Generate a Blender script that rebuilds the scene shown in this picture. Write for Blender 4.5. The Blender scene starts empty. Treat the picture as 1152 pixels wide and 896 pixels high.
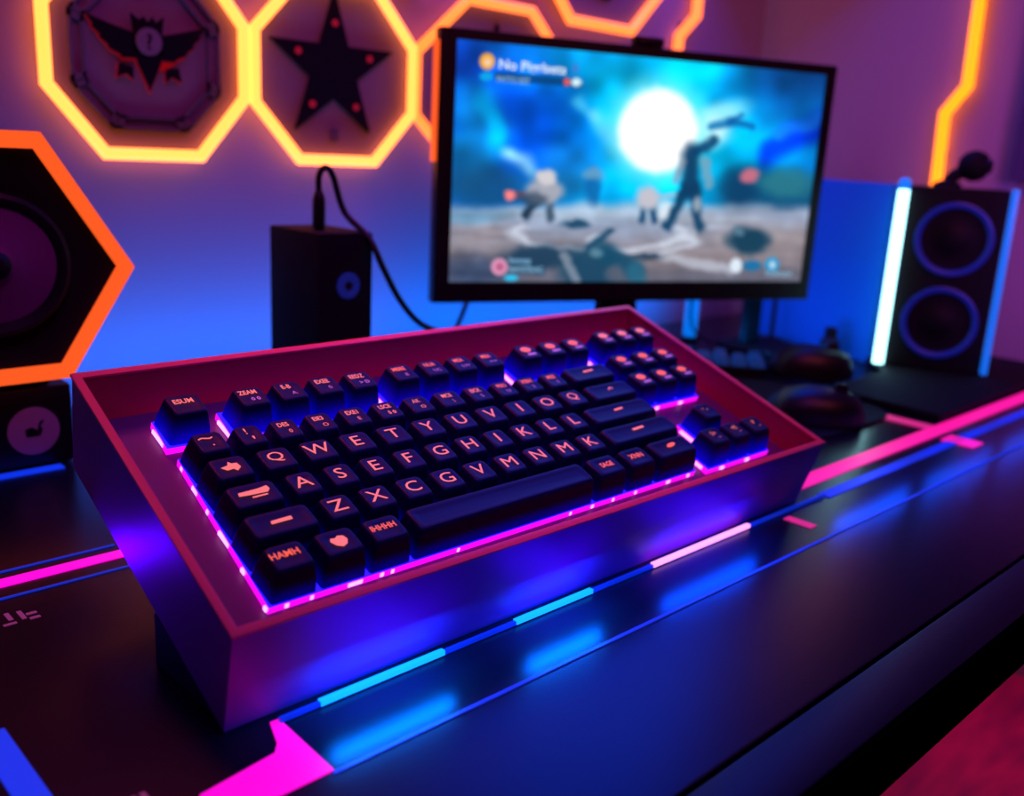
import bpy, bmesh, math, random
import numpy as np
from mathutils import Vector, Matrix
random.seed(7)
scene = bpy.context.scene
COL = scene.collection
PI = math.pi

# ------------------------------------------------------------------ colour / materials
def lin(r, g, b):
    f = lambda c: (c/255/12.92) if c/255 <= .04045 else ((c/255+.055)/1.055)**2.4
    return (f(r), f(g), f(b), 1.0)

def mat(name, base=(0,0,0,1), rough=.5, metal=0., spec=.5, emit=None, es=0., coat=0.):
    m = bpy.data.materials.new(name); m.use_nodes = True
    p = m.node_tree.nodes['Principled BSDF']
    p.inputs['Base Color'].default_value = base
    p.inputs['Roughness'].default_value = rough
    p.inputs['Metallic'].default_value = metal
    p.inputs['Specular IOR Level'].default_value = spec
    p.inputs['Coat Weight'].default_value = coat
    if emit is not None:
        p.inputs['Emission Color'].default_value = emit
        p.inputs['Emission Strength'].default_value = es
    return m

def noise_bump(m, scale, strength, dist=.001, detail=2):
    nt = m.node_tree; n = nt.nodes; p = n['Principled BSDF']
    tc = n.new('ShaderNodeTexCoord'); t = n.new('ShaderNodeTexNoise'); b = n.new('ShaderNodeBump')
    t.inputs['Scale'].default_value = scale; t.inputs['Detail'].default_value = detail
    b.inputs['Strength'].default_value = strength; b.inputs['Distance'].default_value = dist
    nt.links.new(tc.outputs['Object'], t.inputs['Vector'])
    nt.links.new(t.outputs['Fac'], b.inputs['Height'])
    nt.links.new(b.outputs['Normal'], p.inputs['Normal'])
    return t

def noise_color(m, c1, c2, scale, stretch=(1,1,1), detail=3, lo=.35, hi=.65):
    nt = m.node_tree; n = nt.nodes; p = n['Principled BSDF']
    tc = n.new('ShaderNodeTexCoord'); mp = n.new('ShaderNodeMapping'); t = n.new('ShaderNodeTexNoise'); r = n.new('ShaderNodeValToRGB')
    mp.inputs['Scale'].default_value = stretch
    t.inputs['Scale'].default_value = scale; t.inputs['Detail'].default_value = detail
    r.color_ramp.elements[0].position = lo; r.color_ramp.elements[1].position = hi
    r.color_ramp.elements[0].color = c1; r.color_ramp.elements[1].color = c2
    nt.links.new(tc.outputs['Object'], mp.inputs['Vector']); nt.links.new(mp.outputs['Vector'], t.inputs['Vector'])
    nt.links.new(t.outputs['Fac'], r.inputs['Fac']); nt.links.new(r.outputs['Color'], p.inputs['Base Color'])

M = {}
M['wall'] = mat('wall_paint', (.31,.25,.42,1), .75, spec=.2)
noise_bump(M['wall'], 90, .08)
M['wall_right'] = mat('wall_paint_right', (.42,.34,.36,1), .8, spec=.2)
noise_bump(M['wall_right'], 90, .08)
M['ceiling'] = mat('ceiling_paint', (.3,.27,.3,1), .9)
M['floor'] = mat('floor_dark_wood', (.03,.02,.025,1), .5)
noise_color(M['floor'], (.012,.008,.01,1), (.04,.025,.03,1), 4, (1,9,1))
M['desk'] = mat('desk_black_leatherette', (.004,.006,.014,1), .28, spec=.36)
noise_bump(M['desk'], 900, .10, .0006)
M['desk_front'] = mat('desk_front_leatherette', (.003,.005,.014,1), .4, spec=.18)
noise_bump(M['desk_front'], 900, .10, .0006)
M['edge_shade_black'] = mat('edge_shade_black', (.001,.001,.0015,1), .9, spec=.0)
M['desk_edge'] = mat('desk_edge_black', (.004,.004,.006,1), .5, spec=.25)
M['pink'] = mat('pink_inlay', (.3,.01,.12,1), .4, emit=lin(255,20,150), es=1.0)
M['pink_dim'] = mat('pink_inlay_soft', (.3,.01,.12,1), .4, emit=lin(225,40,130), es=.8)
M['magenta'] = mat('magenta_inlay', (.3,.01,.2,1), .4, emit=lin(250,5,205), es=1.1)
M['pinkwhite'] = mat('pale_pink_light', (.3,.2,.3,1), .4, emit=lin(255,150,225), es=1.6)
M['blue_line'] = mat('blue_inlay', (.01,.03,.3,1), .4, emit=lin(8,55,245), es=.85)
M['blue_thin'] = mat('blue_thin_line', (.01,.03,.3,1), .4, emit=lin(20,50,210), es=.6)
M['blue_dim'] = mat('blue_strip_dim', (.01,.03,.3,1), .4, emit=lin(8,50,220), es=.5)
M['cyan'] = mat('cyan_light', (.01,.1,.3,1), .4, emit=lin(10,150,255), es=1.6)
M['tray'] = mat('tray_red_card', (.38,.03,.29,1), .42, spec=.35)
noise_bump(M['tray'], 700, .05, .0004)
M['tray_rim'] = mat('tray_rim_red', (.90,.06,.10,1), .45)
M['tray_in'] = mat('tray_inner_red', (.50,.022,.055,1), .55, spec=.25)
M['tray_floor'] = mat('tray_floor_plum', (.14,.02,.13,1), .45)
noise_bump(M['tray_floor'], 400, .06, .0004)
M['stand'] = mat('stand_black', (.004,.003,.004,1), .6, spec=.2)
M['key'] = mat('keycap_black', (.003,.008,.05,1), .48, spec=.25)
noise_bump(M['key'], 2500, .05, .0002)
M['slab_side'] = mat('glow_slab_edge', (.3,.05,.3,1), .3, emit=lin(235,6,205), es=1.5)
M['slab_top'] = mat('glow_slab_top', (.02,.02,.3,1), .4, emit=lin(26,12,255), es=3.5)
M['led_white'] = mat('led_spot', (.5,.4,.5,1), .3, emit=lin(255,170,245), es=1.6)
M['legend'] = mat('legend_coral', (.4,.1,.08,1), .5, emit=lin(255,120,105), es=.95)
M['legend_o'] = mat('legend_orange', (.4,.1,.05,1), .5, emit=lin(255,98,52), es=.95)
M['legend_p'] = mat('legend_lilac', (.3,.1,.3,1), .5, emit=lin(200,110,215), es=.7)
M['neon'] = mat('neon_amber', (.6,.3,.05,1), .4, emit=(1.0,.20,.030,1), es=4.2)
M['neon2'] = mat('neon_orange', (.6,.25,.05,1), .4, emit=(1.0,.155,.016,1), es=2.6)
M['neon3'] = mat('neon_yellow', (.6,.3,.02,1), .4, emit=(1.0,.19,.0005,1), es=3.0)
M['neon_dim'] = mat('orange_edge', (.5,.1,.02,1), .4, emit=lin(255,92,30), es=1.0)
M['plaque'] = mat('plaque_grey', (.20,.17,.21,1), .7)
M['ink'] = mat('emblem_ink', (.006,.004,.010,1), .8, spec=.1)
M['ink_blue'] = mat('emblem_slate', (.075,.07,.15,1), .7)
M['ink_red'] = mat('emblem_red', (.35,.015,.03,1), .6, emit=lin(200,20,40), es=.25)
M['black'] = mat('black_plastic', (.006,.006,.010,1), .42, spec=.4)
M['black_matte'] = mat('black_matte', (.006,.006,.009,1), .75, spec=.2)
M['black_gloss'] = mat('black_gloss', (.006,.007,.012,1), .38, spec=.4)
M['cone'] = mat('cone_plum', (.22,.05,.22,1), .55)
M['cone_dark'] = mat('cone_black', (.004,.004,.008,1), .6, spec=.2)
M['ring_blue'] = mat('ring_blue', (.012,.03,.22,1), .35, emit=lin(6,22,120), es=.55)
M['badge'] = mat('badge_purple', (.18,.05,.17,1), .6, emit=lin(70,20,70), es=.5)
M['badge_blue'] = mat('badge_blue', (.02,.05,.3,1), .5, emit=lin(10,30,110), es=.5)
M['led_bar'] = mat('led_bar_cyan', (.5,.7,.8,1), .3, emit=(.40,.95,1.0,1), es=3.5)
M['led_bar_blue'] = mat('led_bar_blue', (.02,.2,.6,1), .3, emit=lin(10,100,215), es=1.0)
M['panel_blue_lit'] = mat('divider_blue_lit', (.01,.20,.85,1), .65, spec=.2, emit=lin(0,60,170), es=.22)  # blue light on the divider put into its colour and a faint emission
M['tube_blue'] = mat('tube_blue', (.02,.2,.7,1), .3, emit=lin(0,115,235), es=1.0)
M['maroon'] = mat('maroon_leather', (.30,.012,.05,1), .5)
noise_color(M['maroon'], (.20,.008,.10,1), (.40,.02,.12,1), 7, (2.2,9,1), 2, .3, .7)
M['mark'] = mat('mark_pink', (.4,.15,.25,1), .6, emit=lin(130,50,85), es=.5)

# keycap skirts of the upper clusters: translucent plastic, lit from the slab below
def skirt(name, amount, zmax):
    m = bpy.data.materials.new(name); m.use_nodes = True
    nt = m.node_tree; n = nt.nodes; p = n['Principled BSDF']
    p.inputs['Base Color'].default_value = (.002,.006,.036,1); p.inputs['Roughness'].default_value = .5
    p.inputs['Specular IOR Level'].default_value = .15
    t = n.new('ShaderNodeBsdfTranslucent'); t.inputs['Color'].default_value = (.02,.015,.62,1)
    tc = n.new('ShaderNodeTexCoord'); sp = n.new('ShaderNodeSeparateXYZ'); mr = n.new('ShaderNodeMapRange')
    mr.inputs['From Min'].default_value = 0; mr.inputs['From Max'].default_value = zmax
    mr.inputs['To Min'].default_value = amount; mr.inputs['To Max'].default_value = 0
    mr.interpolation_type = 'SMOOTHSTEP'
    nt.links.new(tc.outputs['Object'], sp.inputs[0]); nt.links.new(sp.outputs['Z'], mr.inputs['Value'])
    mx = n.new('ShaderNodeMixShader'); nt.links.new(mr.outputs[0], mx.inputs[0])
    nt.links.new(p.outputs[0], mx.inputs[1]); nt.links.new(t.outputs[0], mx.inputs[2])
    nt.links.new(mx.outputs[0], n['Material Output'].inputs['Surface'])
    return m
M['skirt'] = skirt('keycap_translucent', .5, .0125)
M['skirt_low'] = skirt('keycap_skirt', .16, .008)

# ------------------------------------------------------------------ mesh helpers
class MB:
    def __init__(s): s.v = []; s.f = []; s.m = []; s.cur = 0
    def add(s, vs, fs):
        o = len(s.v); s.v += [tuple(v) for v in vs]
        for f in fs: s.f.append([o+i for i in f]); s.m.append(s.cur)
        return s
    def box(s, x0, x1, y0, y1, z0, z1):
        return s.hexa([(x0,y0,z0),(x1,y0,z0),(x1,y1,z0),(x0,y1,z0),(x0,y0,z1),(x1,y0,z1),(x1,y1,z1),(x0,y1,z1)])
    def hexa(s, p):
        return s.add(p, [(0,3,2,1),(4,5,6,7),(0,1,5,4),(1,2,6,5),(2,3,7,6),(3,0,4,7)])
    def prism(s, poly, a, b, axis='z'):
        n = len(poly)
        P = {'z': lambda p,h:(p[0],p[1],h), 'y': lambda p,h:(p[0],h,p[1]), 'x': lambda p,h:(h,p[0],p[1])}[axis]
        return s.add([P(p,a) for p in poly]+[P(p,b) for p in poly],
                     [list(range(n))[::-1], list(range(n,2*n))]+[(i,(i+1)%n,n+(i+1)%n,n+i) for i in range(n)])
    def loft(s, rings, cap0=True, cap1=True, closed=True):
        n = len(rings[0]); vs = [p for r in rings for p in r]; fs = []
        for k in range(len(rings)-1):
            for i in range(n if closed else n-1):
                j = (i+1) % n
                fs.append((k*n+i, k*n+j, (k+1)*n+j, (k+1)*n+i))
        if cap0: fs.append(list(range(n))[::-1])
        if cap1: fs.append(list(range((len(rings)-1)*n, len(rings)*n)))
        return s.add(vs, fs)
    def lathe(s, prof, c=(0,0,0), ax='z', n=32, cap0=True, cap1=True):
        R = []
        for r, h in prof:
            ring = []
            for i in range(n):
                a = 2*PI*i/n; x, y = r*math.cos(a), r*math.sin(a)
                p = (x,y,h) if ax == 'z' else ((x,-h,y) if ax == 'y' else (h,x,y))
                ring.append((c[0]+p[0], c[1]+p[1], c[2]+p[2]))
            R.append(ring)
        return s.loft(R, cap0, cap1)
    def tube(s, pts, r, n=10, closed=False, rs=None):
        P = [Vector(p) for p in pts]; R = []; N = len(P); up = None
        for i, p in enumerate(P):
            if closed: a, b = P[i-1], P[(i+1) % N]
            else: a, b = P[max(0,i-1)], P[min(N-1,i+1)]
            d1 = (p-a).normalized() if (p-a).length > 1e-9 else (b-p).normalized()
            d2 = (b-p).normalized() if (b-p).length > 1e-9 else d1
            t = (d1+d2).normalized()
            k = 1/max(.5, math.sqrt(max(0,(1+d1.dot(d2))/2)))
            if up is None:
                up = Vector((0,0,1)) if abs(t.z) < .9 else Vector((0,1,0))
            u = (up - t*up.dot(t)).normalized(); w = t.cross(u); up = u
            bis = (d2-d1); bis = bis.normalized() if bis.length > 1e-6 else None
            rr = rs[i] if rs else r
            ring = []
            for j in range(n):
                a_ = 2*PI*j/n; o = u*math.cos(a_)*rr + w*math.sin(a_)*rr
                if bis is not None: o += bis*(o.dot(bis))*(k-1)
                ring.append(tuple(p+o))
            R.append(ring)
        if closed: R.append(R[0]); return s.loft(R, False, False)
        return s.loft(R)
    def build(s, name, mats, parent=None, ang=35, bevel=0, seg=2):
        me = bpy.data.meshes.new(name); me.from_pydata(s.v, [], s.f)
        bm = bmesh.new(); bm.from_mesh(me)
        bm.faces.ensure_lookup_table()
        for f, mi in zip(bm.faces, s.m): f.material_index = mi
        bmesh.ops.remove_doubles(bm, verts=bm.verts, dist=1e-6)
        bmesh.ops.recalc_face_normals(bm, faces=bm.faces)
        if bevel:
            es = [e for e in bm.edges if len(e.link_faces) == 2 and e.calc_face_angle(0) > .5]
            bmesh.ops.bevel(bm, geom=es, offset=bevel, segments=seg, affect='EDGES', profile=.6, clamp_overlap=True)
        for f in bm.faces: f.smooth = True
        for e in bm.edges:
            if len(e.link_faces) != 2 or e.calc_face_angle(0) > math.radians(ang): e.smooth = False
        bm.to_mesh(me); bm.free()
        for m in (mats if isinstance(mats, (list, tuple)) else [mats]): me.materials.append(m)
        o = bpy.data.objects.new(name, me); COL.objects.link(o); o.parent = parent
        return o

def tag(o, label=None, cat=None, group=None, kind=None):
    for k, v in (('label',label),('category',cat),('group',group),('kind',kind)):
        if v: o[k] = v
    return o
def empty(name, loc, label, cat, rz=0, group=None, rot=None):
    o = bpy.data.objects.new(name, None); COL.objects.link(o); o.empty_display_size = .02
    o.location = loc; o.rotation_euler = rot if rot else (0,0,rz)
    return tag(o, label, cat, group)
def rrect(w, d, r, n=4, cx=0, cy=0):
    pts = []
    for sx, sy, a0 in ((1,1,0),(-1,1,90),(-1,-1,180),(1,-1,270)):
        for i in range(n+1):
            a = math.radians(a0+90*i/n)
            pts.append((cx+sx*(w/2-r)+r*math.cos(a), cy+sy*(d/2-r)+r*math.sin(a)))
    return pts

_glyphs = {}
def glyph_mesh(text, size, bold=.0):
    key = (text, size, bold)
    if key in _glyphs: return _glyphs[key]
    cu = bpy.data.curves.new('legend_curve', 'FONT'); cu.body = text; cu.size = size
    cu.align_x = 'CENTER'; cu.align_y = 'CENTER'; cu.offset = bold if bold > .015 else 0; cu.resolution_u = 3
    ob = bpy.data.objects.new('legend_tmp', cu); COL.objects.link(ob)
    dg = bpy.context.evaluated_depsgraph_get()
    me = bpy.data.meshes.new_from_object(ob.evaluated_get(dg))
    bpy.data.objects.remove(ob); bpy.data.curves.remove(cu)
    V = [tuple(v.co) for v in me.vertices]; F = [tuple(p.vertices) for p in me.polygons]
    bpy.data.meshes.remove(me)
    xs = [v[0] for v in V] or [0]; ys = [v[1] for v in V] or [0]
    cx, cy = (min(xs)+max(xs))/2, (min(ys)+max(ys))/2
    V = [(x-cx, y-cy, z) for x, y, z in V]
    _glyphs[key] = (V, F, max(xs)-min(xs), max(ys)-min(ys))
    return _glyphs[key]

# ------------------------------------------------------------------ the place: desk height, camera
DZ = .74                     # desk top above the floor
CAMZ = .196                  # lens above the desk
# camera axes (right, up, back) in world coordinates
ex = np.array([1720-576, 228-448, 1075.24]); ex /= np.linalg.norm(ex)
ey = np.array([-500-576, 108-448, 1075.24]); ey -= ex*(ex@ey); ey /= np.linalg.norm(ey)
ez = np.cross(ex, ey)
Wm = np.stack([ex, ey, ez])                  # camera (x right, y down, z forward) -> world
right, down, fwd = Wm[:,0], Wm[:,1], Wm[:,2]
cam = bpy.data.cameras.new('camera'); co = bpy.data.objects.new('camera', cam); COL.objects.link(co)
mw = Matrix.Identity(4)
for i in range(3):
    mw[i][0] = right[i]; mw[i][1] = -down[i]; mw[i][2] = -fwd[i]
mw[0][3], mw[1][3], mw[2][3] = 0, 0, DZ+CAMZ
co.matrix_world = mw
cam.sensor_width = 36; cam.lens = 36*1075.24/1152
cam.clip_start = .01
cam.dof.use_dof = True; cam.dof.focus_distance = .405; cam.dof.aperture_fstop = 6.6
scene.camera = co

# ------------------------------------------------------------------ room shell
WY, RX = .72, 1.12
def struct(name, mb, m, **k): return tag(mb.build(name, m, **k), kind='structure')
struct('floor', MB().box(-1.6, RX+.1, -1.6, WY+.1, -.05, 0), M['floor'])
struct('wall_back', MB().box(-1.6, RX+.1, WY, WY+.1, 0, 2.4), M['wall'])
struct('wall_right', MB().box(RX, RX+.1, -1.6, WY, 0, 2.4), M['wall_right'])
struct('ceiling', MB().box(-1.6, RX+.1, -1.6, WY+.1, 2.4, 2.45), M['ceiling'])

# ------------------------------------------------------------------ desk with inlaid light lines
desk = empty('gaming_desk', (0,0,DZ), 'long black leather-topped gaming desk with glowing pink and blue lines', 'desk')
X0, X1 = -.75, 1.10
top = MB().box(X0, X1, .1455, .69, -.024, 0).build('desk_top', M['desk'], desk, bevel=.0015)
MB().box(X0, X1, .120, .1440, -.024, -.0002).build('front_edge', M['desk_front'], desk, bevel=.0012)
MB().box(X0, X1, .1180, .1196, -.029, -.0016).build('edge_shade_strip', M['edge_shade_black'], desk)  # black strip added for the darkness below the desk edge
MB().box(X0, X1, .124, .69, -.029, -.0245).build('apron', M['desk_edge'], desk)
for x in (X0+.03, X1-.08):
    for y in (.16, .63):
        MB().box(x, x+.05, y, y+.05, -DZ, -.0295).build('leg', M['desk_edge'], desk, bevel=.003)
def inlay(poly, m, name='light_line', h=.0006):
    return MB().prism(poly, -.001, h).build(name, m, desk)
def rect(x0, x1, y0, y1): return [(x0,y0),(x1,y0),(x1,y1),(x0,y1)]
inlay(rect(.505, X1-.01, .2735, .2865), M['pink'])
inlay(rect(.738, .752, .2875, .335), M['pink_dim'])
inlay(rect(.717, .736, .243, .267), M['pink'])
inlay(rect(.4700, .4765, .236, .253), M['pink_dim'])
inlay(rect(.149, X1-.01, .2225, .2242), M['blue_thin'])
inlay(rect(.525, X1-.01, .2545, .2625), M['blue_dim'])
inlay(rect(X0+.02, .165, .4205, .4285), M['magenta'])
inlay(rect(X0+.02, .165, .4355, .4368), M['blue_thin'])
inlay(rect(X0+.02, .165, .4085, .4098), M['blue_thin'])
inlay(rect(X0+.02, .186, .5605, .5685), M['blue_line'])
inlay(rect(.0695, .0785, .15, .312), M['blue_line'])
inlay([(.1475,.2600),(.1510,.2600),(.1500,.2245),(.132,.2245),(.105,.2265),(.112,.240),(.140,.2440),(.1435,.2485)], M['magenta'])
# worn pink printed marks at the left
mk = MB()
for x, y, w, h in ((.092,.386,.004,.0016),(.097,.388,.0016,.006),(.100,.384,.005,.0016),(.103,.388,.0018,.007),(.1075,.386,.0018,.008),(.110,.3885,.004,.0018),(.110,.384,.004,.0018)):
    mk.box(x, x+w, y, y+h, -.0005, .0003)
mk.build('printed_mark', M['mark'], desk)
mk = MB()
for x, y, w, h in ((.0885,.2475,.002,.005),(.0915,.2485,.003,.0018),(.0955,.2475,.0018,.005),(.0985,.2485,.0018,.004)):
    mk.box(x, x+w, y, y+h, -.0005, .0003)
mk.build('printed_mark', M['mark'], desk)

# LED strip at the foot of the tray
strip = empty('led_strip', (0,0,DZ), 'thin segmented blue LED strip along the foot of the red tray', 'led strip')
MB().box(.150, .524, .2570, .2588, .0006, .0022).build('strip_body', M['blue_dim'], strip)
for a, b, m in ((.166,.223,'cyan'),(.2625,.311,'cyan'),(.356,.441,'pinkwhite')):
    MB().box(a, b, .2566, .2590, .0008, .0028).build('lit_segment', M[m], strip)

# ------------------------------------------------------------------ the tray (open red box), tilted toward the viewer
TH = math.radians(21); U = .01905
ty = Vector((0, math.cos(TH), math.sin(TH))); tz = Vector((0, -math.sin(TH), math.cos(TH)))
FL = Vector((.13048, .25229, DZ+CAMZ-.15348))          # front left rim corner
tray = empty('keyboard_tray', FL, 'large open red box tilted forward holding the glowing keyboard', 'tray', rot=(TH,0,0))
def S(*p): return tuple(c*U for c in p)
ot = [(0,0),(19.40,-.14),(19.15,8.2),(.30,8.02)]       # outer rim
ob_ = [(.12,-.19),(19.55,-.20),(19.40,7.95),(.38,7.72)]  # outer foot
w = .14
it = [(w,w),(19.40-w*1.15,-.14+w),(19.15-w,8.2-w),(.30+w,8.02-w)]
ib = [(.62,.22),(19.32,.12),(19.05,7.75),(.85,7.55)]
def ring(q, h): return [S(x,y,h) for x, y in q]
shell = MB(); shell.loft([ring(ob_,-2.3), ring(ot,-.03)], True, False)
shell.build('outer_shell', M['tray'], tray, bevel=0)
MB().loft([ring(ib,-1.02), ring(it,-.03)], False, False).build('inner_wall', M['tray_in'], tray)
rim = MB()
o2 = [(-.03,-.03),(19.44,-.17),(19.19,8.24),(.27,8.06)]
i2 = [(w+.02,w+.02),(19.38-w*1.15,-.12+w),(19.13-w,8.18-w),(.32+w,8.0-w)]
R_ = [ring(o2,-.07), ring(o2,0), ring(i2,0), ring(i2,-.07)]
for a, b in ((0,1),(1,2),(2,3),(3,0)):
    for i in range(4):
        j = (i+1) % 4
        rim.add([R_[a][i], R_[a][j], R_[b][j], R_[b][i]], [(0,1,2,3)])
rim.build('rim', M['tray_rim'], tray, bevel=.0004)
fl = MB(); fl.loft([ring(ib,-1.04), ring(ib,-1.00)])
fl.build('tray_floor', M['tray_floor'], tray)
# wedge stand beneath, standing on the desk (built in world axes, then brought into the tray's frame)
inv = (Matrix.Translation(FL) @ Matrix.Rotation(TH, 4, 'X')).inverted()
def wedge(x0, x1, ya, yb):
    yo = .2655
    hz = lambda y: max(.0008, (y-yo)*math.tan(TH) - .0006)
    pts = [(x0,ya,.0003),(x1,ya,.0003),(x1,yb,.0003),(x0,yb,.0003),(x0,ya,hz(ya)),(x1,ya,hz(ya)),(x1,yb,hz(yb)),(x0,yb,hz(yb))]
    mb = MB(); mb.hexa([inv @ Vector((p[0],p[1],p[2]+DZ)) for p in pts]); return mb
wedge(.1345, .500, .269, .321).build('wedge_stand', M['stand'], tray)
wedge(.24, .44, .3215, .39).build('wedge_stand', M['stand'], tray)

# ------------------------------------------------------------------ keyboard
kb_o = FL + tz*(-1.0*U)
kb = empty('mechanical_keyboard', kb_o, 'black mechanical keyboard with coral legends and magenta underglow inside red tray', 'keyboard', rot=(TH,0,0))
def slab(poly):
    n = len(poly); mb = MB(); z0, z1 = .006, .17
    mb.cur = 0
    lo = [S(x,y,z0) for x, y in poly]; hi = [S(x,y,z1) for x, y in poly]
    mb.add(lo+hi, [(i,(i+1)%n,n+(i+1)%n,n+i) for i in range(n)])
    mb.cur = 1
    mb.add(hi, [list(range(n))])
    mb.add(lo, [list(range(n))[::-1]])
    return mb.build('glow_slab', [M['slab_side'], M['slab_top']], kb)
slab([(1.36,.985),(14.72,.985),(15.17,5.60),(1.68,5.60)])
slab([(1.62,6.0),(2.68,6.0),(2.74,7.0),(1.70,7.0)])
slab([(3.15,5.95),(7.28,5.95),(7.32,6.95),(3.22,6.95)])
slab([(7.56,5.98),(11.72,5.98),(11.75,7.0),(7.60,7.0)])
slab([(12.20,6.05),(15.42,6.05),(15.45,7.1),(12.24,7.1)])
slab([(15.86,6.18),(18.84,6.18),(18.86,7.2),(15.90,7.2)])
slab([(15.20,3.86),(18.42,3.86),(18.56,5.88),(15.38,5.88)])
slab([(16.06,1.93),(17.22,1.93),(17.24,2.86),(16.10,2.86)])
slab([(15.18,.88),(18.34,.88),(18.38,1.9),(15.22,1.9)])
def led(x, y, w, d):
    return MB().box(*[c*U for c in (x-w*.4, x+w*.4, y-d*.4, y+d*.4, .05, .14)]).build('led_spot', M['led_white'], kb)
for x, w in ((1.75,.10),(2.30,.08),(3.30,.42),(3.95,.10),(4.22,.08),(6.0,.07),(9.6,.07),(10.4,.10),(11.2,.07),(12.1,.08),(13.5,.18),(14.4,.12)):
    led(x, .985, w, .05)
for y, d in ((1.06,.12),(2.1,.16),(3.05,.55),(3.9,.10),(4.6,.3),(5.35,.12)):
    led(1.335+.36*(y-1)/4.66, y, .05, d)
for x, y, wd, dp in ((16.3,3.845,.16,.05),(17.5,3.845,.2,.05),(15.9,.865,.2,.05),(17.2,.865,.2,.05),(16.05,2.35,.05,.75),(15.18,1.38,.05,.75),(15.875,6.6,.05,.8),(16.1,6.165,.35,.05),(3.165,6.4,.05,.8),(7.56,6.4,.05,.8),(12.2,6.5,.05,.8),(1.64,6.5,.04,.7)):
    led(x, y, wd, dp)

def keycap(x0, x1, yc, dep=.93, h=.70, lit=False):
    """hollow cap with sloping skirt, rounded shoulder and dished top; local origin at its foot"""
    w = (x1-x0-.11); d = dep-.06
    lv = [(0,0,0,.06),(.30,.05,0,.08),(h-.13,.15,.02,.10),(h-.05,.18,.03,.11),(h-.012,.225,.035,.12),(h,.29,.035,.13)]
    R = []
    for z, ins, sh, r in lv:
        R.append([S(px, py+sh, z) for px, py in rrect(w-ins, d-ins*1.05, r)])
    mb = MB(); mb.cur = 1
    mb.loft(R[:4], False, False); mb.cur = 0
    mb.loft(R[3:], False, False)
    tw, td = w-.29, d-.305
    rings = [R[-1]]
    for k, dz in ((.72,-.018),(.4,-.03)):
        rings.append([S(px*1, py*1+.035, h+dz) for px, py in rrect(tw*k if tw < 1.2 else tw-(1-k)*td, td*k, .13*k)])
    mb.loft(rings, False, True)
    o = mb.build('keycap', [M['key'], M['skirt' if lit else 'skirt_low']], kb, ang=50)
    o.location = S((x0+x1)/2, yc, .19)
    return o
def legend(cap, items, h=.70):
    """items: (text, size, dx, dy, material, stretch)"""
    mb = MB(); mats = []
    for t, sz, dx, dy, m, st in items:
        V, F, tw, th = glyph_mesh(t, 1.0, .022 if len(t) > 2 else 0)
        if m not in mats: mats.append(m)
        mb.cur = mats.index(m)
        sc = sz/max(.3, th); sx = sc*st
        mb.add([S(v[0]*sx+dx, v[1]*sc+dy+.035, h+.004+v[2]) for v in V], F)
    return mb.build('legend', [M[m] for m in mats], cap)
def shape(cap, polys, m='legend', h=.70):
    mb = MB()
    for p in polys: mb.add([S(x, y+.035, h+.004) for x, y in p], [list(range(len(p)))])
    return mb.build('legend', M[m], cap)

L, Oc, Pc = 'legend', 'legend_o', 'legend_p'
def big(t): return [(t, .33, -.02, .03, L, 1.25)]
# number row
e1 = [1.62,2.58,3.47,4.37,5.29,6.24,7.20,8.18,9.20,10.17,11.11,12.08,13.06]
tops = ['~','!','DES','EIE3','EXE1','LSCE','AK','MCE','EICK','PISO','XEBX','MZE']
bots = ['.','\'','0','O','E','5 0','O','\\','5.','13','2','5']
for i in range(12):
    k = keycap(e1[i], e1[i+1], 5.10)
    if i < 2: legend(k, [(tops[i], .14 if i == 0 else .2, -.06, .13, L, 1.3), (bots[i], .09 if i == 0 else .13, .02, -.12, L, 1.3)])
    else: legend(k, [(tops[i], .15, -.03, .13, L if i < 9 else Oc, .82), (bots[i], .12, .04, -.12, L if i < 8 else Pc, 1.1)])
kbs = keycap(13.1, 15.12, 5.14)
# letter rows (the letters as the photograph shows them)
def row(y, left, letters, x0, pitch, last, leg=None):
    e = [x0+pitch*i for i in range(len(letters)+1)]
    a = keycap(left, e[0], y)
    for i, t in enumerate(letters): legend(keycap(e[i], e[i+1], y), big(t))
    b = keycap(e[-1]+.03, last, y)
    return a, b
q, q2 = row(4.19, 1.56, 'QWETYUVIOQ', 2.66, 1.037, 15.12)
a, a2 = row(3.27, 1.49, 'ASEFGHIKLL', 2.84, .927, 15.0)
z, z2 = row(2.36, 1.42, 'ZXCGVMNMK', 3.12, .974, 14.96)
shape(q, [[(-.22,.02),(-.05,.06),(.0,.17),(.06,.10),(.17,.09),(.20,-.05),(.08,-.15),(.03,-.07),(-.12,-.09)]])
shape(a, [[(-.34,.0),(-.32,.1),(.12,.12),(.34,.16),(.36,.05),(.28,-.03),(-.1,-.02)],[(-.1,-.08),(.24,-.07),(.25,-.11),(-.1,-.12)]])
shape(z, [[(-.24,-.04),(-.22,.05),(.24,.07),(.23,-.03)]])
shape(q2, [[(-.10,.02),(.04,.13),(.16,.04),(.12,.02),(.04,.08),(-.06,.0)]])
def dash(x, y, w_, h_): return [(x-w_,y-h_-.01),(x+w_,y-h_+.02),(x+w_,y+h_+.02),(x-w_,y+h_-.01)]
shape(a2, [dash(-.05,.06,.19,.035)]); shape(z2, [dash(-.05,.06,.24,.04)]); shape(kbs, [dash(0,.06,.22,.035)])
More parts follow.
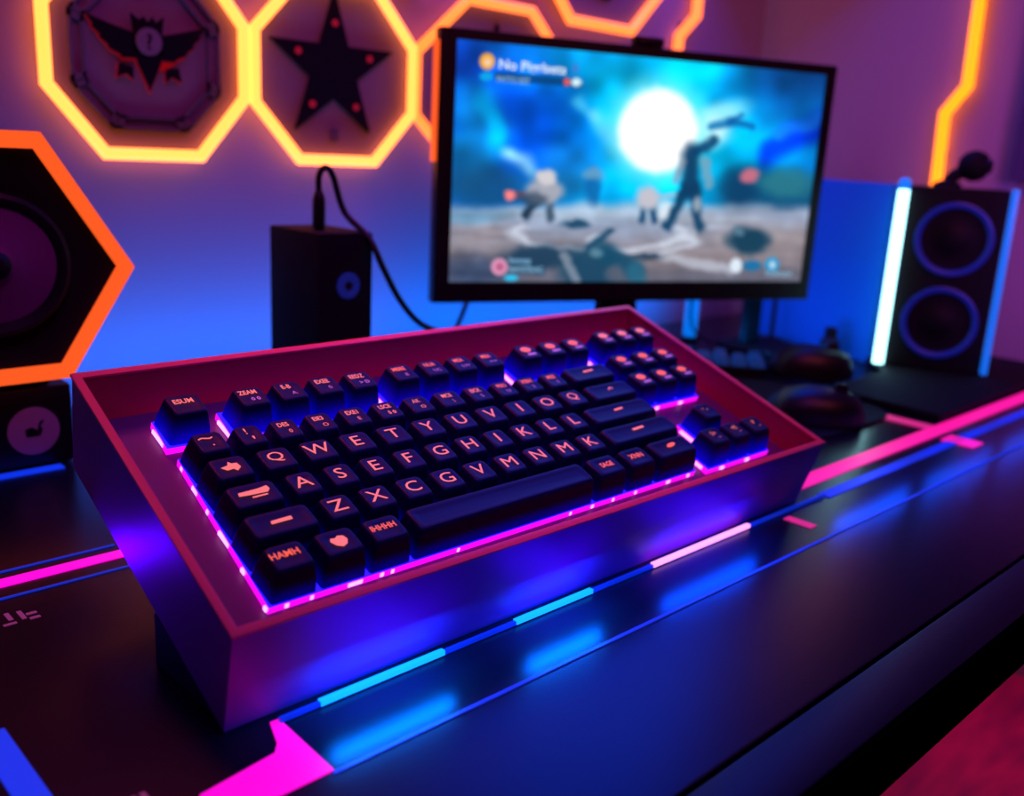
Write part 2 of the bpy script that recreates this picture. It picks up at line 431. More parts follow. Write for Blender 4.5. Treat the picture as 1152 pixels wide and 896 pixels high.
# bottom row
eb = [1.36,2.46,3.60,4.72,10.42,11.66,12.86,14.70]
ks = [keycap(eb[i], eb[i+1], 1.44) for i in range(7)]
legend(ks[0], [('HAMH', .17, -.06, .06, Oc, .95)])
shape(ks[1], [[(-.19,.03),(-.14,.11),(-.04,.09),(.03,.14),(.15,.11),(.19,0),(.12,-.12),(0,-.17),(-.12,-.1)]])
legend(ks[2], [('IHHHH', .16, -.04, .05, Oc, .9)])
legend(ks[4], [('SAGE', .17, .03, .02, Oc, .85)]); legend(ks[5], [('XNN', .17, -.02, .03, Oc, 1.0)])
shape(ks[6], [[(.2*math.cos(t*.5236), .07*math.sin(t*.5236)+.06+.03*math.cos(t*.5236)) for t in range(12)]], 'legend_o')
# function row
def fkey(x, y, t1, t2, wd=.99, far=0):
    k = keycap(x-wd/2, x+wd/2, y, .96, .72, lit=True)
    if far < 2:
        legend(k, [(t1, .16, -.04, .15, Oc if far else L, .8), (t2, .12, .05, -.12, Pc, 1.1)], .72)
    else:
        mb = MB()
        mb.add([S(.2*math.cos(i*PI/5)-.02, .13*math.sin(i*PI/5)+.13, .724) for i in range(10)], [list(range(10))])
        mb.cur = 1
        mb.add([S(x_, y_, .724) for x_, y_ in ((-.12,-.16),(.2,-.16),(.2,-.07),(-.12,-.07))], [(0,1,2,3)])
        mb.build('legend', [M['legend_o' if far == 2 else 'legend'], M['legend_p']], k)
    return k
ke = keycap(1.66, 2.72, 6.5, .96, .72, lit=True); legend(ke, [('ESUM', .17, -.02, .1, L, .85)], .72)
for x, t1, t2 in ((3.74,'ZEAM','0 0'),(4.75,'E-B','A'),(5.75,'EXEE','0'),(6.76,'EEDZ','> D')): fkey(x, 6.42, t1, t2, .99)
for x, t1, t2 in ((8.12,'MBBE','8'),(9.15,'NUA','UC'),(10.17,'MEA','LW'),(11.19,'MBA','--')): fkey(x, 6.46, t1, t2, .99, 1)
for x in (12.80,13.84,14.86): fkey(x, 6.55, '', '', 1.0, 2)
for x in (16.42,17.36,18.30): fkey(x, 6.68, '', '', .93, 3)
for x in (15.92,16.98,18.0): fkey(x, 5.36, '', '', 1.0, 2)
for x in (15.78,16.80,17.84): fkey(x, 4.37, '', '', 1.0, 2)
k = keycap(16.13, 17.15, 2.40, .93, .72, lit=True); legend(k, [('.', .1, .05, .06, L, 1.6), ('\'', .08, -.12, .12, L, 1.2)], .72)
for x, t in ((15.72,'S='),(16.76,'+E'),(17.80,'P')):
    k = keycap(x-.52, x+.52, 1.37, .96, .72, lit=True); legend(k, [(t, .15, 0, .1, L, 1.1), ('-', .04, .1, -.1, L, 3)], .72)

# ------------------------------------------------------------------ monitor
MW, MH = .384, .218
mon = empty('monitor', (.513,.62,DZ), 'wide black computer monitor showing a blue moonlit battle game', 'monitor', rz=math.radians(-22))
ZB = .067
body = MB(); body.box(-.003, MW+.003, 0, .014, ZB-.002, ZB+MH+.001)
body.build('housing', M['black'], mon, bevel=.002)
bz = .010
fr = MB()
for a in ((0,MW,ZB+MH-bz*.8,ZB+MH),(0,MW,ZB,ZB+.0165),(0,bz,ZB+.0165,ZB+MH-bz*.8),(MW-bz,MW,ZB+.0165,ZB+MH-bz*.8)):
    fr.box(a[0],a[1],-.003,0,a[2],a[3])
fr.build('bezel', M['black'], mon)
MB().box(-.0055,-.0032,.001,.010,ZB+.115,ZB+.209).build('neon_reflection', M['neon_dim'], mon)  # added glowing strip, stands in for the neon's reflection on this edge
MB().box(.14,.24,.0145,.035,ZB+.04,ZB+.17).build('back_cover', M['black_matte'], mon, bevel=.008)
MB().box(.175,.215,.036,.05,.004,ZB+.12).build('neck', M['black_matte'], mon, bevel=.003)
MB().box(.12,.24,.03,.10,.0003,.0038).build('stand_base', M['black_matte'], mon, bevel=.0015)
# second post and foot under the right half
sx, sy = .378, .076
MB().box(sx-.009, sx+.009, sy-.006, sy+.006, .006, ZB+.06).build('support_post', M['black_matte'], mon, bevel=.002)
MB().box(sx-.025, sx+.009, .0146, sy-.0062, ZB+.03, ZB+.05).build('support_arm', M['black_matte'], mon)
MB().prism(rrect(.078,.07,.03,6,sx+.002,sy-.010), .0004, .0058).build('support_foot', M['black_matte'], mon)

# screen picture: a grid whose colours are painted by functions of the picture plane
def smooth(a, b, x): t = np.clip((x-a)/(b-a), 0, 1); return t*t*(3-2*t)
NU, NV = 300, 172
uu, vv = np.meshgrid(np.linspace(0,1,NU), np.linspace(0,1,NV))
def paint(uu, vv):
    # sketch coordinates of the picture (x 150..1062, y from the top edge down)
    fr_ = 1.185*uu/(1+.185*uu); X = (162-19*vv)*(1-fr_) + (1090-55*vv)*fr_; TOP = 95+90*fr_; Y = TOP + vv*(721-TOP)
    def vnoise(x, y, seed):
        xi = np.floor(x).astype(int); yi = np.floor(y).astype(int); fx = x-xi; fy = y-yi
        h = lambda a, b: np.modf(np.abs(np.sin(a*127.1+b*311.7+seed*74.7)*43758.5453))[0]
        fx = fx*fx*(3-2*fx); fy = fy*fy*(3-2*fy)
        return (h(xi,yi)*(1-fx)+h(xi+1,yi)*fx)*(1-fy)+(h(xi,yi+1)*(1-fx)+h(xi+1,yi+1)*fx)*fy
    X0, Y0 = X, Y
    fb = lambda k, sd: vnoise(X0/k, Y0/k, sd)*.6+vnoise(X0/k*2.1, Y0/k*2.1, sd+3)*.4
    def warp(amp, k):
        nonlocal X, Y
        X = X0+(fb(k,1)-.5)*2*amp; Y = Y0+(fb(k,2)-.5)*2*amp
    warp(38, 110)
    img = np.zeros(uu.shape+(3,))
    def c(*rgb): return np.array(rgb, float)
    t = smooth(120, 520, Y)[...,None]
    img[:] = c(6,70,190)*(1-t) + c(4,84,190)*t
    def blend(mask, rgb):
        nonlocal img; img = img*(1-mask[...,None]) + c(*rgb)*mask[...,None]
    def ell(x, y, rx, ry, soft=.35, rot=0):
        a = math.radians(rot); dx, dy = X-x, Y-y
        p = (dx*math.cos(a)+dy*math.sin(a))/rx; q_ = (-dx*math.sin(a)+dy*math.cos(a))/ry
        r = np.sqrt(p*p+q_*q_); return 1-smooth(1-soft, 1+soft, r)
    def line(x0, y0, x1, y1, w, soft=.6):
        dx, dy = x1-x0, y1-y0; l2 = dx*dx+dy*dy
        s_ = np.clip(((X-x0)*dx+(Y-y0)*dy)/l2, 0, 1)
        dd = np.hypot(X-x0-s_*dx, Y-y0-s_*dy); return 1-smooth(w*(1-soft), w*(1+soft), dd)
    blend(ell(670,310,430,300,.9)*.9, (0,150,235)); blend(ell(680,320,300,230,.8)*.9, (0,205,250))
    blend(ell(1040,180,170,140,.7)*.85, (14,50,120)); blend(ell(960,250,140,70,.8)*.5, (0,110,200))
    blend(ell(330,330,150,150,.6)*.8, (0,62,205)); blend(ell(180,150,90,60,.8)*.7,(6,40,140))
    blend(ell(215,330,75,95,.5)*.8, (10,120,185)); blend(ell(250,310,26,60,.7,-12)*.8, (0,170,225)); blend(ell(190,400,70,60,.7)*.6,(14,90,140))
    blend(line(450,235,520,300,15,.9)*.6, (90,200,235)); blend(line(520,290,560,375,22,.95)*.7, (130,215,240))
    blend(line(300,380,350,435,22,.95)*.75, (150,205,225)); blend(ell(440,400,60,40,.7)*.5,(30,130,190))
    blend(ell(500,350,70,60,.8)*.5, (0,120,230)); blend(ell(580,420,60,40,.8)*.6,(0,165,225))
    blend(line(940,390,1085,300,26,.8)*.9, (0,48,220)); blend(line(960,350,1075,290,12,.8)*.7, (20,120,240))
    tx = fb(90, 5); sky = 1-smooth(470,530,Y0)
    img *= (1+(tx-.5)[...,None]*.9*sky[...,None])
    warp(10, 50)
    # ruins at the sides
    blend(ell(240,470,130,60,.6)*.75, (22,80,125)); blend(ell(960,500,140,80,.4)*.9, (14,72,110)); blend(ell(1000,460,70,36,.5)*.7,(50,130,140))
    blend(ell(880,480,40,60,.5)*.8,(12,60,100)); blend(ell(908,440,22,18,.4)*.9, (210,110,130)); blend(ell(430,470,90,35,.7)*.4,(30,110,160))
    # ground
    g = smooth(500, 540, Y)
    blend(g, (142,154,180)); blend(g*smooth(560,660,Y)*.9, (132,118,122)); blend(smooth(640,730,Y)*.8, (84,88,108))
    blend(ell(540,535,260,24,.8)*.7, (176,200,222)); blend(ell(220,590,110,24,.8)*.5, (140,120,120)); blend(ell(960,600,150,30,.8)*.5,(150,128,122))
    blend(ell(200,545,90,16,.8)*.6, (80,140,175)); blend(ell(210,690,90,40,.8)*.6,(24,50,92)); blend(ell(820,560,150,14,.8)*.4,(190,190,200))
    img *= (1+((fb(46,9)*.6+vnoise(X0/90,Y0/12,4)*.4)-.5)[...,None]*.4*g[...,None])
    # moon
    warp(5, 40)
    blend(ell(800,300,95,34,.5,-22)*.9, (160,240,252)); blend(ell(790,330,60,40,.5)*.9,(220,252,255))
    blend(ell(672,325,122,128,.35), (120,240,255)); blend(ell(672,325,100,108,.14), (255,255,255))
    blend(line(805,315,860,300,10)*.85, (14,110,175)); blend(line(855,300,905,315,9)*.85, (14,100,170)); blend(line(850,305,880,285,6)*.8,(14,100,170))
    warp(7, 30)
    # chalk rings
    for cx_, cy_, rx, ry, wv in ((530,590,215,44,.16),(640,612,130,28,.2)):
        rr = np.sqrt(((X-cx_)/rx)**2+((Y-cy_)/ry)**2)
        blend(np.clip(1-np.abs(rr-1)/wv,0,1)*(Y>cy_-20)*.85, (205,214,232))
    blend(line(690,650,860,690,13)*.7,(190,196,212)); blend(line(760,600,700,620,12)*.6,(200,208,222))
    # crouching soldier in white
    blend(line(345,545,372,495,11)*.9,(20,44,70)); blend(line(405,550,400,495,11)*.85,(50,72,96)); blend(line(310,488,360,486,9)*.9,(104,72,90))
    blend(ell(388,480,46,36,.35), (160,164,178)); blend(ell(392,441,25,20,.35), (205,200,205)); blend(ell(360,500,34,20,.5)*.7,(40,60,84))
    blend(ell(300,488,13,12,.5), (250,130,130))
    # far figures
    blend(ell(512,470,20,45,.5)*.75,(16,84,150)); blend(ell(512,436,26,16,.5)*.8,(110,160,195))
    blend(line(636,555,642,510,9)*.9,(20,70,110)); blend(line(668,555,658,510,9)*.9,(20,70,110)); blend(ell(650,500,30,32,.4),(190,188,200)); blend(ell(694,530,16,30,.6)*.8,(225,235,245)); blend(line(670,495,720,490,5)*.8,(180,190,205))
    # tall figure
    blend(line(742,470,702,570,13)*.95,(14,62,98)); blend(line(768,470,780,575,13)*.95,(20,66,100)); blend(line(758,380,756,480,24)*.95,(14,58,96))
    blend(line(775,375,815,345,13)*.9,(10,66,110)); blend(line(735,400,716,455,8)*.8,(140,150,170)); blend(line(795,400,802,465,9)*.85,(120,160,185)); blend(ell(776,515,10,20,.5)*.8,(170,178,190))
    # rocks and the dark wreck in front
    blend(ell(470,567,36,14,.4)*.9,(20,66,98)); blend(ell(905,612,54,36,.35)*.95,(18,60,86)); blend(ell(880,590,12,10,.5)*.8,(90,130,150)); blend(ell(650,652,40,11,.5)*.8,(34,60,84))
    blend(ell(375,655,90,34,.4)*.9,(24,58,86)); blend(ell(510,690,80,66,.35)*.9,(20,66,96)); blend(line(500,630,560,585,9)*.9,(24,70,100))
    blend(line(540,640,620,690,26)*.9,(22,74,104)); blend(line(620,690,630,720,20)*.8,(40,104,132)); blend(line(440,650,470,720,10)*.7,(150,156,172)); blend(ell(570,700,26,22,.5)*.7,(100,100,116)); blend(ell(520,645,16,12,.5)*.7,(110,150,170))
    X, Y = X0, Y0
    # on-screen badges
    blend(ell(240,150,19,20,.2), (240,170,60)); blend(ell(241,152,8,8,.5),(235,205,190)); blend(ell(238,187,17,11,.3), (10,160,225))
    def bar(x0, x1, y0, y1, rgb, al=1): blend(((X>x0)&(X<x1)&(Y-(X-240)*.075>y0)&(Y-(X-240)*.075<y1))*al, rgb)
    bar(258,478,175,196,(6,60,110),.8); blend(ell(442,201,8,9,.3),(225,90,90)); blend(ell(465,202,13,10,.3),(205,235,245)); blend(ell(462,168,8,14,.5)*.6,(90,110,200))
    blend(ell(275,680,21,23,.2), (220,150,185)); blend(ell(276,680,11,12,.5),(180,90,130)); bar(300,356,652,664,(120,170,205),.7); blend(ell(305,710,18,8,.3),(40,190,235)); bar(300,392,668,694,(30,80,120),.5)
    blend(ell(875,678,15,20,.25),(215,228,240)); blend(ell(965,675,18,20,.25),(40,150,205)); blend(ell(966,676,7,10,.4),(190,215,230)); blend(ell(915,678,24,15,.3)*.9,(20,110,165))
    return np.clip(img, 0, 255)
img = paint(uu, vv)
linv = np.where(img/255 <= .04045, img/255/12.92, ((img/255+.055)/1.055)**2.4)
me = bpy.data.meshes.new('screen')
x0, x1, z0, z1 = bz, MW-bz, ZB+.0165, ZB+MH-bz*.8
SX = x0+uu*(x1-x0); SZ = z1+vv*(z0-z1)
verts = [(float(a), -.0008, float(b)) for a, b in zip(SX.ravel(), SZ.ravel())]
faces = [(r*NU+c_, (r+1)*NU+c_, (r+1)*NU+c_+1, r*NU+c_+1) for r in range(NV-1) for c_ in range(NU-1)]
me.from_pydata(verts, [], faces)
at_ = me.color_attributes.new('picture', 'FLOAT_COLOR', 'POINT')
buf = np.ones((NU*NV,4), np.float32); buf[:,:3] = linv.reshape(-1,3)
at_.data.foreach_set('color', buf.ravel())
ms = mat('screen_picture', (0,0,0,1), .3, spec=.3)
nd = ms.node_tree.nodes.new('ShaderNodeVertexColor'); nd.layer_name = 'picture'
ms.node_tree.links.new(nd.outputs['Color'], ms.node_tree.nodes['Principled BSDF'].inputs['Emission Color'])
ms.node_tree.nodes['Principled BSDF'].inputs['Emission Strength'].default_value = 1.1
me.materials.append(ms)
scr = bpy.data.objects.new('screen', me); COL.objects.link(scr); scr.parent = mon
M['txt'] = mat('screen_text', (0,0,0,1), .5, emit=lin(215,235,255), es=1.0)
M['txt2'] = mat('screen_text_soft', (0,0,0,1), .5, emit=lin(140,190,220), es=.9)
def stext(t, u0, u1, vc, hgt, m):
    V, F, tw, th = glyph_mesh(t, 1.0, .02)
    W_ = (u1-u0)*(x1-x0); mb = MB()
    mb.add([(x0+(u0+u1)/2*(x1-x0)+v[0]*W_/tw, -.0011, z1-vc*(z1-z0)+v[1]*hgt/th) for v in V], F)
    return mb.build('screen_text', M[m], scr)
stext('No Pigrlsets', .102, .266, .088, .0098, 'txt')
stext('PATTO ISST', .098, .178, .142, .0048, 'txt2')
stext('NATSTELAC', .151, .238, .943, .0045, 'txt2')
stext('TORNAV', .882, .972, .962, .0048, 'txt2')

wc = empty('webcam', (.513+.186*math.cos(math.radians(22)), .62-.186*math.sin(math.radians(22)), DZ+ZB+MH+.0015), 'small dark webcam clipped on top edge of the monitor', 'webcam', rz=math.radians(-22))
MB().prism(rrect(.030,.014,.006,5,0,.006), 0, .0075).build('body', M['black'], wc, bevel=.0015)
MB().lathe([(.0035,0),(.0035,.002),(.0022,.0026)], (0,-.0010,.004), 'y', 16).build('lens', M['black_gloss'], wc)

# ------------------------------------------------------------------ wall lights
def octo(cx, cz, hw, hb, hz0, hv, top=None):
    b, t = cz-hz0, cz+(top if top else hz0)
    return [(cx-hb,b),(cx+hb,b),(cx+hw,cz-hv),(cx+hw,cz+hv),(cx+hb,t),(cx-hb,t),(cx-hw,cz+hv),(cx-hw,cz-hv)]
def scale_poly(p, s):
    cx = sum(a for a, _ in p)/len(p); cz = sum(b for _, b in p)/len(p)
    return [(cx+(a-cx)*s, cz+(b-cz)*s) for a, b in p]
def octagon(poly, label, m='neon', r=.0044):
    cx = sum(a for a, _ in poly)/len(poly); cz = sum(b for _, b in poly)/len(poly)
    o = empty('neon_octagon', (cx, WY, DZ+cz), label, 'wall light', group=None)
    loc = [(a-cx, b-cz) for a, b in poly]
    MB().prism(scale_poly(loc,.97), -.006, -.0001, 'y').build('plaque', M['plaque'], o)
    MB().tube([(a,-.012,b) for a, b in loc], r, 12, True).build('neon_tube', M[m], o, ang=60)
    return o
def flat(polys, y0, y1, name, m, parent):
    mb = MB()
    for p in polys: mb.prism(p, y0, y1, 'y')
    return mb.build(name, m, parent)
o1 = octagon(octo(.3135,.248,.0735,.036,.071,.026), 'amber neon octagon on wall around a dark winged eagle emblem')
# segmented octagonal frame
fr_out = octo(0,0,.0585,.030,.056,.026); fr_in = octo(0,0,.0475,.024,.0455,.021)
fo2 = octo(0,0,.0560,.0285,.0535,.025); fi2 = octo(0,0,.050,.0255,.048,.022)
segs = []
fr_out, fr_in, fo2, fi2 = [[(a*.95,b*.96) for a, b in p] for p in (fr_out, fr_in, fo2, fi2)]
for A, B in ((fr_out,fo2),(fi2,fr_in)):
    for i in range(8):
        j = (i+1) % 8; segs.append([A[i],A[j],B[j],B[i]])
for i in range(8):
    j = (i+1) % 8
    for s_ in (.06,.94):
        P = [((1-q_)*a[0]+q_*b[0], (1-q_)*a[1]+q_*b[1]) for q_ in (s_-.05,s_+.05) for a, b in ((fr_out[i],fr_out[j]),(fr_in[i],fr_in[j]))]
        segs.append([P[0],P[2],P[3],P[1]])
flat(segs, -.0085, -.0062, 'emblem_frame', M['ink_blue'], o1)
wing = [(x*.93, z*.80-.001) for x, z in [(-.007,.012),(-.012,.018),(-.026,.022),(-.047,.029),(-.042,.021),(-.043,.019),(-.037,.013),(-.0375,.0105),(-.031,.005),(-.031,.0025),(-.022,-.002),(-.0215,-.0045),(-.010,-.004)]]
mir = lambda p: [(-x,z) for x, z in p][::-1]
def quadfan(p): # split a concave outline into feathers
    c_ = (-.008 if p[0][0] < 0 else .008, .004)
    return [[c_, p[i], p[i+1]] for i in range(len(p)-1)]
eag = []
for p in (wing, mir(wing)): eag += quadfan(p)
bodyp = [[(-.011,.010),(-.009,-.006),(0,-.026),(.009,-.006),(.011,.010)],
         [(-.010,.012),(-.012,.026),(-.006,.022),(-.003,.025),(0,.021),(.004,.025),(.006,.021),(.012,.026),(.010,.012)],
         [(-.012,-.010),(-.022,-.008),(-.024,-.018),(-.017,-.015),(-.012,-.019)], [(.012,-.010),(.022,-.008),(.024,-.018),(.017,-.015),(.012,-.019)]]
redp = []
for p in (wing, mir(wing), bodyp[0], bodyp[2], bodyp[3]):
    c0 = (sum(a for a, _ in p)/len(p), sum(b for _, b in p)/len(p))
    redp.append([(c0[0]+(a-c0[0])*1.05+.0000, c0[1]+(b-c0[1])*1.07-.0009) for a, b in p])
flat([t for p in redp[:2] for t in [[(p[0][0],p[0][1]-.006)]+[p[i],p[i+1]] for i in range(len(p)-1)]]+redp[2:], -.0074, -.0062, 'emblem_outline', M['ink_red'], o1)
eg = flat(eag+[bodyp[0]]+bodyp[1:], -.0090, -.0075, 'eagle_emblem', M['ink'], o1)
MB().lathe([(.0095,0),(.0095,.0012),(.001,.0013)], (0,-.0091,.008), 'y', 20).build('emblem_disc', M['plaque'], o1)
V, F, tw, th = glyph_mesh('?', 1.0, .02)
mb = MB(); mb.add([(v[0]*.011/th, -.0106, .008+v[1]*.011/th) for v in V], F); mb.build('emblem_mark', M['ink'], o1)

o2n = octagon(octo(.4735,.2475,.0775,.0375,.070,.027), 'amber neon octagon on wall around a dark five-pointed star')
star = []
angs = [90+72*i for i in range(5)]
R0, R1_ = .062, .0235
pts = []
for i in range(10):
    a_ = math.radians(90+36*i); rr = R0 if i % 2 == 0 else R1_
    pts.append((rr*math.cos(a_)*1.02 - .002, rr*math.sin(a_)+.004))
flat([[(-.002,.004), pts[i], pts[(i+1) % 10]] for i in range(10)], -.0088, -.0062, 'star_emblem', M['ink'], o2n)
for i in range(5):
    a_ = math.radians(90+72*i)
    MB().lathe([(.0028,0),(.0028,.0012),(.0005,.0013)], (.036*math.cos(a_)*1.02-.002, -.0089, .036*math.sin(a_)+.004), 'y', 10).build('red_stud', M['ink_red'], o2n)
flat([[(-.004,-.054),(.003,-.054),(.003,-.044),(-.004,-.044)]], -.0075, -.0062, 'small_tag', M['ink_blue'], o2n)

o3 = octagon(octo(.654,.247,.099,.041,.078,.027), 'orange neon octagon on wall, mostly hidden behind the monitor', 'neon2', .0046)
sp = []
for i in range(10):
    a_ = math.radians(90+36*i); rr = .072 if i % 2 == 0 else .03
    sp.append((rr*math.cos(a_)*1.0, rr*math.sin(a_)*.8+.005))
flat([[(0,.005), sp[i], sp[(i+1) % 10]] for i in range(10)], -.0088, -.0062, 'star_emblem', M['ink'], o3)
o4 = octagon(octo(.798,.402,.099,.048,.078,.027), 'orange neon octagon above the monitor, only its lower end in view', 'neon2', .0052)
flat([[(-.03,-.045),(.012,-.052),(.032,-.036),(.02,-.01),(-.026,-.012)],[(-.038,-.03),(-.031,-.038),(-.027,-.028)]], -.0085, -.0062, 'emblem_plate', M['ink'], o4)

def strip_light(pts, r, label, m, axis):
    c = pts[-1]
    o = empty('neon_strip', c, label, 'wall light')
    loc = [tuple(p[i]-c[i] for i in range(3)) for p in pts]
    MB().tube(loc, r, 12).build('neon_tube', M[m], o, ang=60)
    for a, b in zip(loc, loc[1:]):
        q = [(a[i]+b[i])/2 for i in range(3)]
        gap = (WY-c[1]) if axis == 'y' else (RX-c[0])
        if axis == 'y': MB().box(q[0]-.004, q[0]+.004, q[1]+r*.7, q[1]+gap-.0002, q[2]-.003, q[2]+.003).build('wall_clip', M['black_matte'], o)
        else: MB().box(q[0]+r*.7, q[0]+gap-.0002, q[1]-.004, q[1]+.004, q[2]-.003, q[2]+.003).build('wall_clip', M['black_matte'], o)
    return o
D = DZ
n1 = strip_light([(.963,WY-.010,D+.46),(.963,WY-.010,D+.354),(.934,WY-.010,D+.329),(.931,WY-.010,D+.27)], .0058, 'bent orange neon strip rising behind the right half of the monitor', 'neon2', 'y')
n2 = strip_light([(RX-.008,.455,D+.50),(RX-.008,.450,D+.287),(RX-.008,.470,D+.258),(RX-.008,.4665,D+.168)], .0062, 'bent amber neon strip on the right wall above the tower speaker', 'neon3', 'x')
n3 = strip_light([(.53,WY-.010,D+.326),(.585,WY-.010,D+.326)], .0022, 'short thin orange neon bar high between two octagons', 'neon2', 'y')
# dark framed board at the right edge
fb = empty('wall_board', (RX-.001,.33,DZ+.19), 'dark framed board hanging on the right wall above the speaker', 'board')
MB().box(-.012, -.001, -.16, .055, .0, .40).build('board_panel', M['black_matte'], fb)
fm = MB()
for a in ((-.16,.055,0,.012),(-.16,.055,.388,.40),(-.16,-.148,.012,.388),(.043,.055,.012,.388)): fm.box(-.020,-.0122,a[0],a[1],a[2],a[3])
fm.build('board_frame', M['ink_blue'], fb)

# ------------------------------------------------------------------ left hexagonal speaker on its box
XC = .157; HY = .56
hx = empty('hexagonal_speaker', (XC,HY,DZ+.051), 'big black hexagonal speaker with glowing orange rim at the left edge', 'speaker')
hv = [(.026,.138),(.072,.066),(.034,.006),(-.034,.006),(-.072,.066),(-.026,.138)]
MB().prism(scale_poly(hv,1.0), .003, .10, 'y').build('cabinet', M['black'], hx, bevel=.002)
hi_ = scale_poly(hv,.90); ho = scale_poly(hv,1.03)
fr = MB()
R4 = [[(a,y,b) for a, b in p] for p, y in ((ho,.0028),(ho,-.004),(hi_,-.004),(hi_,.0028))]
for k in range(4):
    A, B = R4[k], R4[(k+1) % 4]
    for i in range(6):
        j = (i+1) % 6; fr.add([A[i],A[j],B[j],B[i]], [(0,1,2,3)])
fr.build('orange_rim', M['neon_dim'], hx)
MB().loft([[(a,-.0005,b) for a, b in hi_], [(a,.0024,b) for a, b in scale_poly(hv,.62)]], False, True).build('baffle', M['black_matte'], hx)
MB().lathe([(.0385,-.0005),(.0385,.003),(.036,.0042),(.033,.003),(.031,-.0005)], (0,-.0005,.0695), 'y', 40, False, False).build('surround', M['black'], hx)
MB().lathe([(.0315,.0005),(.0300,.0012),(.012,-.0006),(.0095,.0012),(.006,.0035),(.001,.0042)], (0,-.0009,.0695), 'y', 40, False, True).build('cone', M['cone'], hx, ang=60)
MB().lathe([(.0085,0),(.007,.003),(.003,.0045),(.0005,.0048)], (0,-.0016,.0695), 'y', 24).build('dust_cap', M['black'], hx, ang=60)
for a in (-.02,.02): MB().box(a-.010,a+.010,.02,.09,-.0029,.0055).build('foot', M['black_matte'], hx)
sb = empty('speaker_base', (.10,.571,DZ), 'low black box with round purple badge under the hexagonal speaker', 'amplifier')
MB().box(-.10,.096,0,.10,.0005,.048).build('cabinet', M['black'], sb, bevel=.002)
MB().lathe([(.0142,-.0005),(.0142,.0008),(.0135,.0012),(.0005,.0012)], (.0735,-.0002,.0225), 'y', 36).build('badge', M['badge'], sb)
bgm = MB(); bgm.prism([(.0690,.0195),(.0765,.0195),(.0780,.0235),(.0760,.0265),(.0755,.0230),(.0720,.0250),(.0685,.0240)], -.0021, -.0014, 'y')
bgm.prism([(.0760,.0265),(.0775,.0285),(.0790,.0285),(.0770,.0255)], -.0021, -.0014, 'y')
bgm.build('badge_mark', M['black_matte'], sb)

# ------------------------------------------------------------------ black tower box and cable behind the tray
tb = empty('tower_box', (.353,.550,DZ), 'narrow upright black box with faint blue round badge behind the tray', 'speaker')
MB().box(0,.044,0,.064,.0005,.134).build('cabinet', M['black_matte'], tb, bevel=.0015)
MB().lathe([(.0092,-.0005),(.0092,.0006),(.0062,.0009),(.0058,.0004),(.0005,.0004)], (.0235,-.0002,.098), 'y', 28).build('badge', M['badge_blue'], tb)
MB().lathe([(.0030,-.0005),(.0030,.0008),(.0005,.0009)], (.0235,-.0006,.098), 'y', 16).build('badge_dot', M['black'], tb)
cb = empty('audio_cable', (.369,.575,DZ+.1345), 'black cable plugged into the tower box, looping over behind the monitor', 'cable')
MB().lathe([(.0042,0),(.0046,.003),(.0046,.020),(.0036,.0235),(.0024,.026)], (0,0,0), 'z', 16).build('plug', M['black'], cb)
def bez(P, n=40):
    out = []
    for k in range(len(P)-1):
        p0 = P[max(0,k-1)]; p1 = P[k]; p2 = P[k+1]; p3 = P[min(len(P)-1,k+2)]
        for i in range(n//len(P)+2):
            t = i/(n//len(P)+2)
            out.append(tuple(.5*((2*p1[j])+(-p0[j]+p2[j])*t+(2*p0[j]-5*p1[j]+4*p2[j]-p3[j])*t*t+(-p0[j]+3*p1[j]-3*p2[j]+p3[j])*t**3) for j in range(3)))
    out.append(tuple(P[-1])); return out
CP = [(0,0,.024),(.000,0,.036),(.0045,-.001,.0415),(.010,-.002,.036),(.017,-.006,.012),(.0235,-.026,-.004),(.029,-.036,-.024),(.043,-.036,-.046),(.066,-.030,-.066),(.095,-.020,-.078),(.125,0,-.085),(.165,.035,-.080),(.20,.062,-.060)]
MB().tube(bez(CP,90), .0023, 10).build('lead', M['black'], cb, ang=80)

# ------------------------------------------------------------------ right side of the desk
dv = empty('desk_divider', (.938,.436,DZ), 'low plain blue-lit divider panel standing behind the tower speaker', 'panel', rz=math.atan2(.164,.042)-PI/2)
MB().box(0,.012,0,.172,.0005,.181).build('panel', M['panel_blue_lit'], dv, bevel=.001)
pad = empty('desk_pad', (.77,.29,DZ), 'flat black slab with raised edge under the twin-cone speaker', 'desk pad')
pp = [(-.003,-.0015),(.305,.003),(.305,.145),(.165,.145),(.118,.105),(.004,.099)]
MB().prism(pp, .0011, .0068).build('slab', M['black_matte'], pad, bevel=.001)

spk = empty('tower_speaker', (.9135,.407,DZ+.007), 'black twin-cone speaker between cyan and blue light bars', 'speaker', rz=math.radians(-64))
SW, SD, SH = .0865, .07, .174
MB().box(0,SW,0,SD,.001,SH).build('cabinet', M['black_matte'], spk, bevel=.002)
for k, (cx_, cz_, r) in enumerate(((.0445,.127,.0345),(.0435,.0475,.0345))):
    MB().lathe([(r,0),(r,.0035),(r-.0018,.0045),(r-.0045,.0035),(r-.006,0)], (cx_,-.0004,cz_), 'y', 48, False, False).build('surround', M['ring_blue'], spk, ang=60)
    MB().lathe([(r-.005,.0008),(r-.010,.0002),(.013,-.0002),(.011,.0012),(.005,.0028),(.0005,.003)], (cx_,-.0006,cz_), 'y', 40, False, True).build('cone', M['cone_dark'], spk, ang=60)
MB().tube([(-.0055,-.003,.002),(-.0055,-.003,.170)], .0052, 14).build('light_bar', M['led_bar'], spk)
MB().lathe([(.0054,0),(.0054,.008),(.003,.0105)], (-.0055,-.003,.1702), 'z', 14).build('bar_cap', M['tube_blue'], spk)
MB().box(SW+.0004,SW+.0062,-.006,.004,.002,SH+.002).build('light_bar', M['led_bar_blue'], spk, bevel=.0015)

